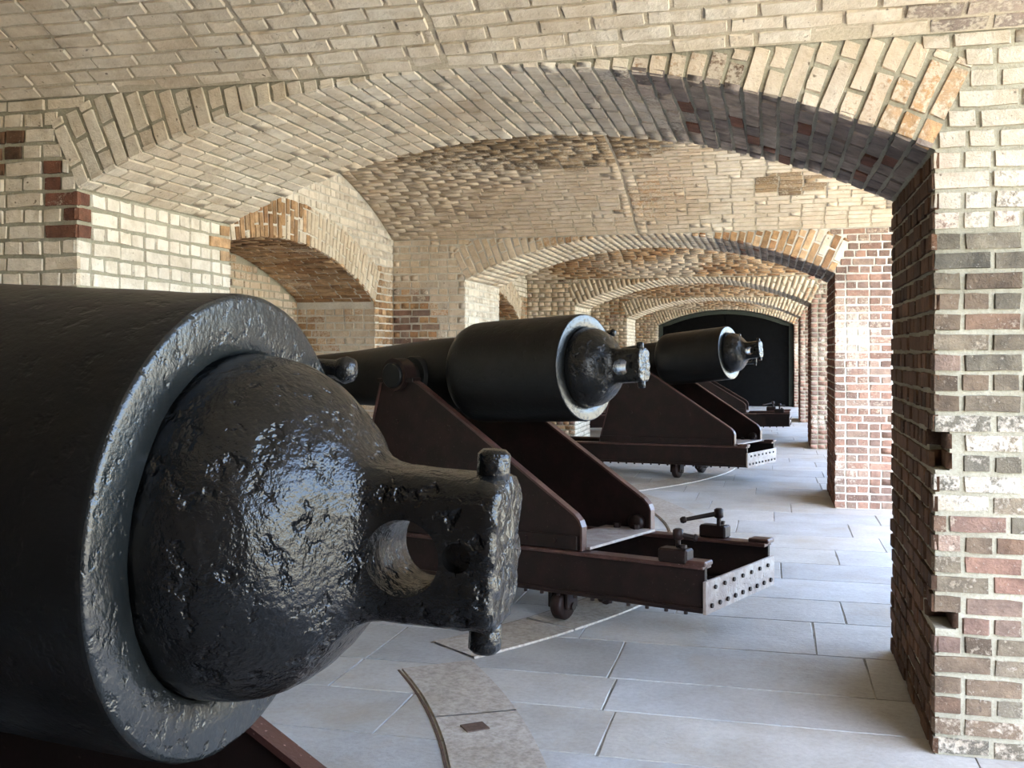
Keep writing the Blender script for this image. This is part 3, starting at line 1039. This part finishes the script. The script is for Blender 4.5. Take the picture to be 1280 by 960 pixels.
def build_carriage():
    root = empty('gun_carriage')
    X = lambda t: CH_REAR - t
    # outline of a cheek in (x, z)
    P = [(X(.77), RZ1 + .004), (X(.77), .575), (X(.785), .61), (X(.82), .645), (X(2.00), 1.385), (X(2.05), 1.41), (X(2.11), 1.41), (X(2.30), 1.41), (X(2.345), 1.40), (X(2.62), RZ1 + .004)]
    for s in (-1, 1):
        pts = [(x, z + zr(x)) for x, z in P]
        y = s * .385
        me = extrude_poly('cheek', pts, y - .014, y + .014, 'y')
        ch = link('cheek', me, M_CARR, root)
        # rim angle iron around the plate
        n = len(pts); v, f = [], []
        cx = sum(p[0] for p in pts) / n; cz = sum(p[1] for p in pts) / n
        path = pts[0:9] + [pts[9]]
        d_in = []
        for i, p in enumerate(path):
            a = Vector(path[max(i - 1, 0)]); b = Vector(path[min(i + 1, len(path) - 1)])
            tdir = (b - a).normalized(); nrm = Vector((-tdir.y, tdir.x))
            if (Vector((cx, cz)) - Vector(p)).dot(nrm) < 0: nrm = -nrm
            d_in.append(nrm)
        for i, p in enumerate(path):
            q = Vector(p) + d_in[i] * .010
            o_ = Vector(p) - d_in[i] * .003
            for (w, yy) in ((o_, y - .024), (o_, y + .024), (q, y + .024), (q, y - .024)):
                v.append((w[0], yy, w[1]))
        for i in range(len(path) - 1):
            for q in range(4):
                f.append((i * 4 + q, i * 4 + (q + 1) % 4, i * 4 + 4 + (q + 1) % 4, i * 4 + 4 + q))
        f.append((0, 1, 2, 3)); f.append(tuple((len(path) - 1) * 4 + q for q in (3, 2, 1, 0)))
        me = pymesh('cheek_rim', v, f); fix_normals(me)
        rim = link('cheek_rim', me, M_EDGE, ch)
        rim['label'] = 'reddish worn rim'
        # foot angle along the rail
        box_obj('foot_angle', X(2.60), X(.80), y + (.014 if s > 0 else -.030), y + (.030 if s > 0 else -.014), RZ1 + .004, RZ1 + .085, M_CARR, ch, .003)
        for t in np.arange(.95, 2.55, .2):
            bolt(ch, (X(t), y + s * .034, RZ1 + .05 + zr(X(t))), 'y')
        for (t, z) in ((1.35, .78), (1.75, .78), (2.15, .78), (1.75, 1.08), (2.2, 1.1)):
            bolt(ch, (X(t), y + s * .018, z), 'y', .016, .012)
        # trunnion bed and cap square
        me = lathe([(-.052, .105), (.052, .105)], 32); auto_smooth(me, 50)
        bed = link('trunnion_cap', me, M_CARR, root)
        bed.location = (X(2.20), y, 1.40 + .004); bed.rotation_euler = (0, 0, R_(90))
        for dx in (-.125, .125):
            bx = box_obj('cap_lug', X(2.20) + dx - .035, X(2.20) + dx + .035, y - .04, y + .04, 1.40, 1.428, M_CARR, bed, .004)
            bx.parent = bed; bx.matrix_parent_inverse = (Matrix.Translation(bed.location) @ Matrix.Rotation(R_(90), 4, 'Z')).inverted()
    # plates tying the cheeks together
    box_obj('rear_transom', X(1.10), X(.74), -.37, .37, RZ1 + .006, RZ1 + .022, M_BRASSY, root, .003)['label'] = 'pale worn plate between the cheeks'
    box_obj('middle_transom', X(1.62), X(1.57), -.37, .37, RZ1 + .02, .58, M_CARR, root)
    box_obj('front_transom', X(2.55), X(2.50), -.37, .37, RZ1 + .02, .95, M_CARR, root)
    for s in (-1, 1):
        for t in (.84, .98):
            cyl('transom_bolt', .022, .03, M_CARR, root, (X(t), s * .31, RZ1 + .035 + zr(X(t))), 'z', 6)
        cyl('roller', .05, .06, M_CARR, root, (X(.86), s * .345, RZ1 + .058 + zr(X(.86))), 'y', 20, .008)
        cyl('roller', .05, .06, M_CARR, root, (X(2.45), s * .345, RZ1 + .058 + zr(X(2.45))), 'y', 20, .008)
    return root

def build_chassis():
    root = empty('gun_chassis')
    x0, x1 = 1.15, CH_REAR
    for s in (-1, 1):
        o, i = s * RW, s * (RW - .10)
        lo, hi = min(o, i), max(o, i)
        c = s * (RW - .035)
        rail = box_obj('rail', x0, x1 - .012, c - .013, c + .013, RZ0, RZ1 - .01, M_CARR, root, .002)
        box_obj('top_flange', x0, x1 - .012, lo, hi, RZ1 - .022, RZ1, M_EDGE, rail, .004)
        box_obj('bottom_flange', x0, x1 - .012, lo, hi, RZ0, RZ0 + .024, M_CARR, rail, .004)
        for x in np.arange(3.6, 6.1, .115):
            bolt(rail, (x, s * (RW - .012), RZ0 - .007 + zr(x)), 'z', .011, .016)
        # hurter block at the rear end with its lever
        bx = -.27 if s < 0 else -.44
        hb = box_obj('hurter_block', x1 + bx, x1 + bx + .17, s * RW - .075 if s > 0 else -RW - .012, RW + .012 if s > 0 else -RW + .075, RZ1, RZ1 + .075, M_CARR, root, .010)
        bolt(hb, (x1 + bx + .13, s * (RW - .03), RZ1 + .082 + zr(x1)), 'z', .02, .016)
        box_obj('rail_end_block', x1 - .12, x1 + .004, (RW - .085) if s > 0 else -RW - .006, RW + .006 if s > 0 else -RW + .085, RZ1 - .004, RZ1 + .022, M_EDGE, root, .006)
    levers = (((-1, 5.95, (.09, .45)), (1, 5.81, (.22, -2.45))))
    for s, x, (ln, az) in levers:
        lv = cyl('traverse_lever', .013, .09, M_CARR, root, (x, s * (RW - .05), RZ1 + .108), 'z', 12)
        z = .045
        hub = lathe([(-.03, .016), (-.022, .028), (.022, .028), (.03, .016)], 16)
        h = link('lever_hub', hub, M_CARR, lv, True); h.location = (z, 0, 0)
        d = Vector((math.cos(az), math.sin(az), -.18)).normalized()
        hm = lathe([(0, .015), (ln * .9, .012), (ln * .92, .019), (ln, .021), (ln + .014, .013)], 12); auto_smooth(hm, 50)
        g = link('lever_handle', hm, M_CARR, lv)
        # lever frame is turned so that its x axis is the post: undo that for the handle
        inv = Matrix.Rotation(R_(90), 4, 'Y')
        g.matrix_local = Matrix.Translation((z, 0, 0)) @ inv @ d.to_track_quat('X', 'Z').to_matrix().to_4x4()
    # rear plate with its rows of bolts
    me = pymesh('end_plate', [], [])
    ep = box_obj('end_plate', x1 - .012, x1 + .006, -RW, RW, RZ0 - .004, RZ0 + .165, M_BRASSY, root, .002)
    ep['label'] = 'pale peeling end plate with two rows of bolts'
    for y in np.linspace(-RW + .06, RW - .06, 9):
        bolt(ep, (x1 + .010, y, RZ0 + .035 + zr(x1)), 'x', .013, .012)
    for y in np.linspace(-RW + .10, RW - .10, 7):
        bolt(ep, (x1 + .010, y, RZ0 + .125 + zr(x1)), 'x', .012, .012)
    for x in (1.25, 3.0, 4.7):
        box_obj('cross_beam', x - .05, x + .05, -RW + .03, RW - .03, RZ0 + .03, RZ1 - .06, M_CARR, root)
    box_obj('tongue', .05, 1.2, -.14, .14, RZ0 + .02, RZ0 + .10, M_CARR, root)
    # traverse wheels in forked brackets on the stone track
    for xw in (5.18, 1.9):
        for s in (-1, 1):
            wr = .085
            yw = s * (RW - .10)
            w = cyl('traverse_wheel', wr, .075, M_CARR, root, (xw, yw, wr + .014), 'x', 28, .012)
            cyl('axle', .022, .16, M_CARR, w, (0, 0, 0), 'x', 12)
            for dx in (-.058, .058):
                br = box_obj('wheel_bracket', xw + dx - .012, xw + dx + .012, yw - .05, yw + .05, .085 - zr(xw), RZ0 + .004, M_CARR, root, .004)
    cyl('traverse_shaft', .018, .62, M_CARR, root, (5.42, 0, .16), 'y', 12)
    for s in (-1, 1):
        cyl('pinion', .042, .03, M_CARR, root, (5.42, s * .25, .16), 'y', 14, .006)
    return root

def kids(o): return [c for c in bpy.data.objects if c.parent == o]
def copy_tree(o, parent=None, skip=()):
    c = o.copy(); COL.objects.link(c); c.parent = parent
    if parent is not None: c.matrix_parent_inverse = o.matrix_parent_inverse.copy()
    for ch in CHILD.get(o.name, []):
        if ch.name.split('.')[0] not in skip: copy_tree(ch, c)
    return c

cannon0, carriage0, chassis0 = build_cannon(), build_carriage(), build_chassis()
CHILD = {}
for o in bpy.data.objects:
    if o.parent is not None: CHILD.setdefault(o.parent.name, []).append(o)

# bay, yaw of the breech towards the viewer, carriage run-out on the chassis, breech elevation, trunnion drop, pintle offset from the bay centre
GUNS = [(0, 2.0, 0.06, -3.07, -0.027, -0.242), (1, 23.1, 0.0, 2.7, 0.0, 0.0), (2, 22.0, -0.60, 6.0, 0.0, 0.35), (3, 2.0, 0.0, 1.0, 0.0, -1.2)]
WHERE = ['nearest the viewer, filling the lower left', 'in the second bay, behind the nearest gun', 'in the third bay, small and half hidden', 'in the fourth bay, farthest of all']
for i, (b, yaw, run, elev, drop, dy) in enumerate(GUNS):
    cn = cannon0 if i == 0 else copy_tree(cannon0)
    cr = carriage0 if i == 0 else copy_tree(carriage0)
    # on the third gun the carriage is run right back over the place of the stop blocks
    cs = chassis0 if i == 0 else copy_tree(chassis0, None, ('hurter_block', 'traverse_lever') if i == 2 else ())
    py = ymid(b) + dy
    dirx = Vector((math.cos(R_(-yaw)), math.sin(R_(-yaw)), 0))
    base = Vector((PINT_X, py, 0))
    cs.location = base; cs.rotation_euler = (0, 0, R_(-yaw))
    cr.location = base - dirx * run + Z_ * (-SLOPE * run); cr.rotation_euler = (0, 0, R_(-yaw))
    tx = CH_REAR - 2.20 - run
    cn.location = base + dirx * tx + Z_ * (1.40 - SLOPE * run + drop)
    cn.rotation_euler = (0, R_(-elev), R_(-yaw))
    tag(cn, 'black iron cannon with pierced knob, ' + WHERE[i], 'cannon', 'rifled cannons in the casemates')
    tag(cr, 'red-brown iron gun carriage with sloping cheeks ' + WHERE[i], 'gun carriage', 'carriages under the cannons')
    tag(cs, 'low dark iron rail chassis on small wheels ' + WHERE[i], 'gun chassis', 'traversing chassis on the stone tracks')
